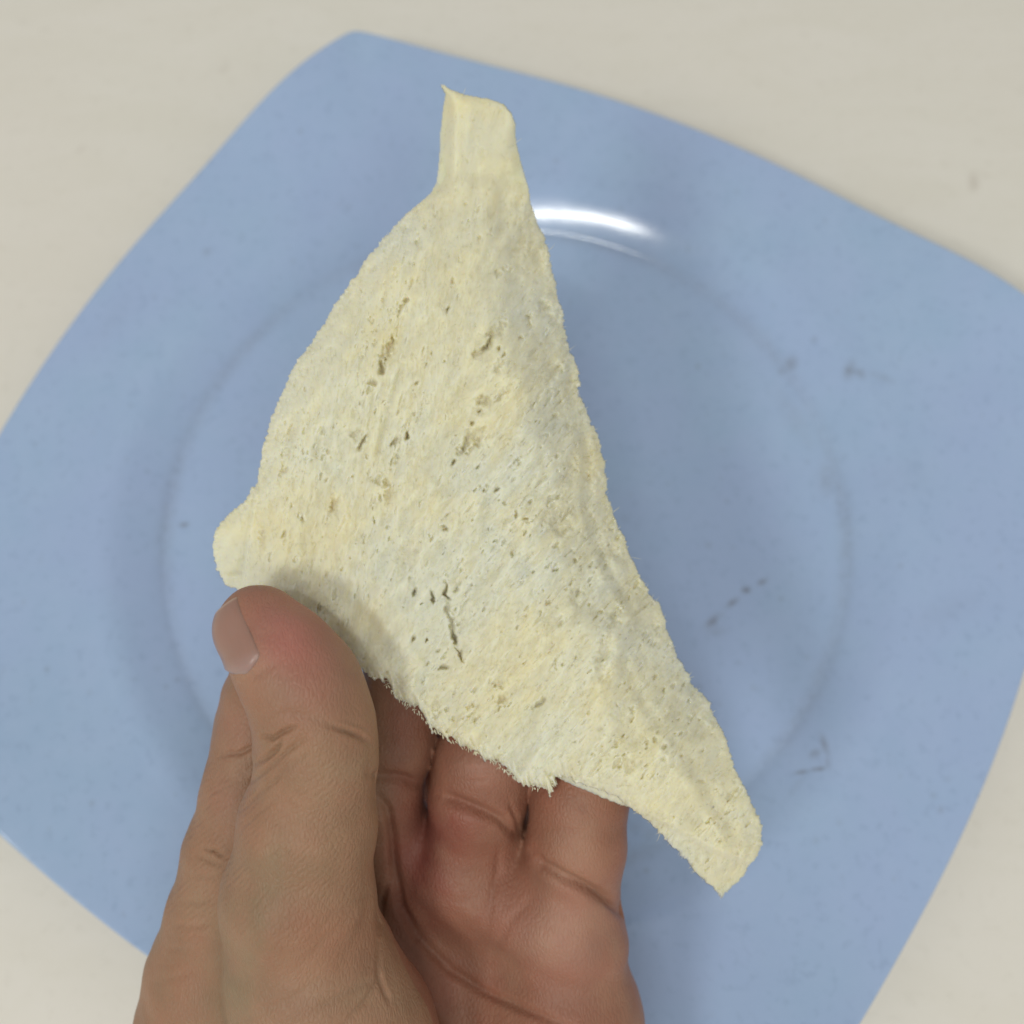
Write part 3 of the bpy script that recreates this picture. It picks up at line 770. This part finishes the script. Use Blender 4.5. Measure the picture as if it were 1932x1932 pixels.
    fine = fine / 4 * (sm(v, 1330, 1480) * (1 - sm(v, 1650, 1900))) * (u < 680)
    # pigment: pink pads, olive side, redder palm; palm shade painted in too
    base = np.array([.285, .172, .112])
    colr = np.tile(base, (len(P), 1))
    def paint(c, w_):
        nonlocal colr
        w_ = np.clip(w_, 0, 1)[:, None]; colr = colr * (1 - w_) + np.array(c) * w_
    E = lambda a, b, ra, rb, dm=300, dn=0: np.exp(-((u - a) / ra) ** 2 - ((v - b) / rb) ** 2) * (d < dm) * (d > dn)
    paint((.265, .122, .085), .95 * sm(u, 690, 760) * (d > 186))  # redder palm, darkened to stand in for shade
    paint((.36, .150, .135), .80 * E(535, 1180, 95, 90, 186) + .3 * E(590, 1280, 90, 90, 186))
    paint((.31, .155, .12), .5 * E(470, 1110, 60, 30, 186))
    paint((.28, .18, .112), .6 * E(600, 1600, 90, 140, 200) + .5 * E(590, 1420, 60, 50, 190))
    paint((.235, .18, .115), .55 * E(430, 1850, 45, 160, 215) + .4 * E(500, 1680, 60, 60, 200))
    paint((.29, .145, .09), .55 * E(620, 1780, 80, 60, 205) + .4 * E(560, 1740, 80, 50, 200))
    paint((.315, .175, .135), .6 * E(440, 1370, 50, 60, 215, 186) + .45 * E(420, 1500, 40, 60, 215, 186))
    paint((.235, .072, .062), .8 * E(800, 1630, 60, 110, 230, 190) + .4 * E(850, 1560, 60, 40, 230, 190))  # hollow beside the thumb: its shade painted into the skin colour
    paint((.38, .215, .17), .7 * E(1070, 1760, 110, 90, 230, 190) + .6 * E(910, 1440, 50, 40, 230, 190))  # pads away from the thumb pinker, painted paler as if lit
    paint((.36, .20, .14), .5 * E(1090, 1600, 70, 90, 230, 190))
    for (a, b, c_, e) in ((520,1640,22,60),(490,1730,20,60),(465,1820,20,60),(448,1910,22,60)):
        paint((.215, .185, .115), .45 * E(a, b, c_, e, 215))
    colr = colr * np.array([1.05, 1.0, .93])
    mott = sum(np.sin(P @ (lambda q: q / np.linalg.norm(q))(rs.normal(size=3)) * rs.uniform(.25, .9) + rs.uniform(0, 6)) for _ in range(14)) / 4
    colr = colr * (1 + .05 * mott)[:, None] * np.stack([np.ones_like(mott), 1 - .03 * mott, 1 - .03 * mott], 1)
    wp = to_world(P)
    root = bpy.data.objects.new('hand', None); col.objects.link(root)
    root.location = to_world(at(700, 1700, 195.0)); root.empty_display_size = .02
    root['label'] = 'bare left hand, palm up, thumb and fingers pinching the folded bread'
    root['category'] = 'hand'
    mesh_obj('skin', wp, Q, skin_mat(), root, attrs={'skin_tone_shade': colr, 'wave': fine})
    # thumbnail, laid on the side of the thumb tip
    a0 = at(535, 1243, 175.2); a1 = at(464, 1126, 176.8)
    ax = (a1 - a0); L = np.linalg.norm(ax); axn = ax / L
    toc = np.array([0, 0, 1.0]); toc -= axn * (toc @ axn); toc /= np.linalg.norm(toc)
    left = np.cross(axn, toc); left = left if left[0] < 0 else -left
    ns, nt = 46, 60
    S, Tt = np.meshgrid(np.linspace(0, 1, ns), np.linspace(-1, 1, nt), indexing='ij')
    s2 = S + (1 - S) * .40 * (Tt + 1) / 2; wid = np.sqrt(np.clip(1 - (1 - np.clip(.12 + S / .17, 0, 1)) ** 2.4, .004, 1))
    phi = np.radians(63) + np.radians(60) * Tt * wid
    org = a0 + axn * (L * s2)[..., None]
    dr = toc * np.cos(phi)[..., None] + left * np.sin(phi)[..., None]
    lo_, hi_ = np.zeros(S.shape), np.full(S.shape, 16.0)
    tf = Chain(THUMB, 3.0)
    for _ in range(22):
        md_ = (lo_ + hi_) / 2; inside = tf(org + dr * md_[..., None]) < 0
        lo_ = np.where(inside, md_, lo_); hi_ = np.where(inside, hi_, md_)
    edge = np.maximum(np.abs(Tt) ** 10, (1 - np.clip(S / .08, 0, 1)) ** 2)
    rad = lo_ + .42 + .12 * s2 - .50 * edge
    top = org + dr * rad[..., None]; bot = org + dr * (rad - .45)[..., None]
    Vn = np.concatenate([top.reshape(-1, 3), bot.reshape(-1, 3)]); K = ns * nt
    i = (np.arange(ns - 1)[:, None] * nt + np.arange(nt - 1)).ravel()
    fa = np.stack([i, i + nt, i + nt + 1, i + 1], 1); Fn = [fa, fa[:, ::-1] + K]
    rg = np.concatenate([np.arange(nt), np.arange(2, ns + 1) * nt - 1, (ns - 1) * nt + np.arange(nt - 2, -1, -1), np.arange(ns - 2, 0, -1) * nt])
    Fn.append(np.stack([rg, np.roll(rg, -1), np.roll(rg, -1) + K, rg + K], 1))
    mesh_obj('thumbnail', to_world(Vn), np.concatenate(Fn), nail_mat(), root, attrs={'along': np.concatenate([S.ravel(), S.ravel()])})

make_table()
make_plate()
make_bread()
make_hand()
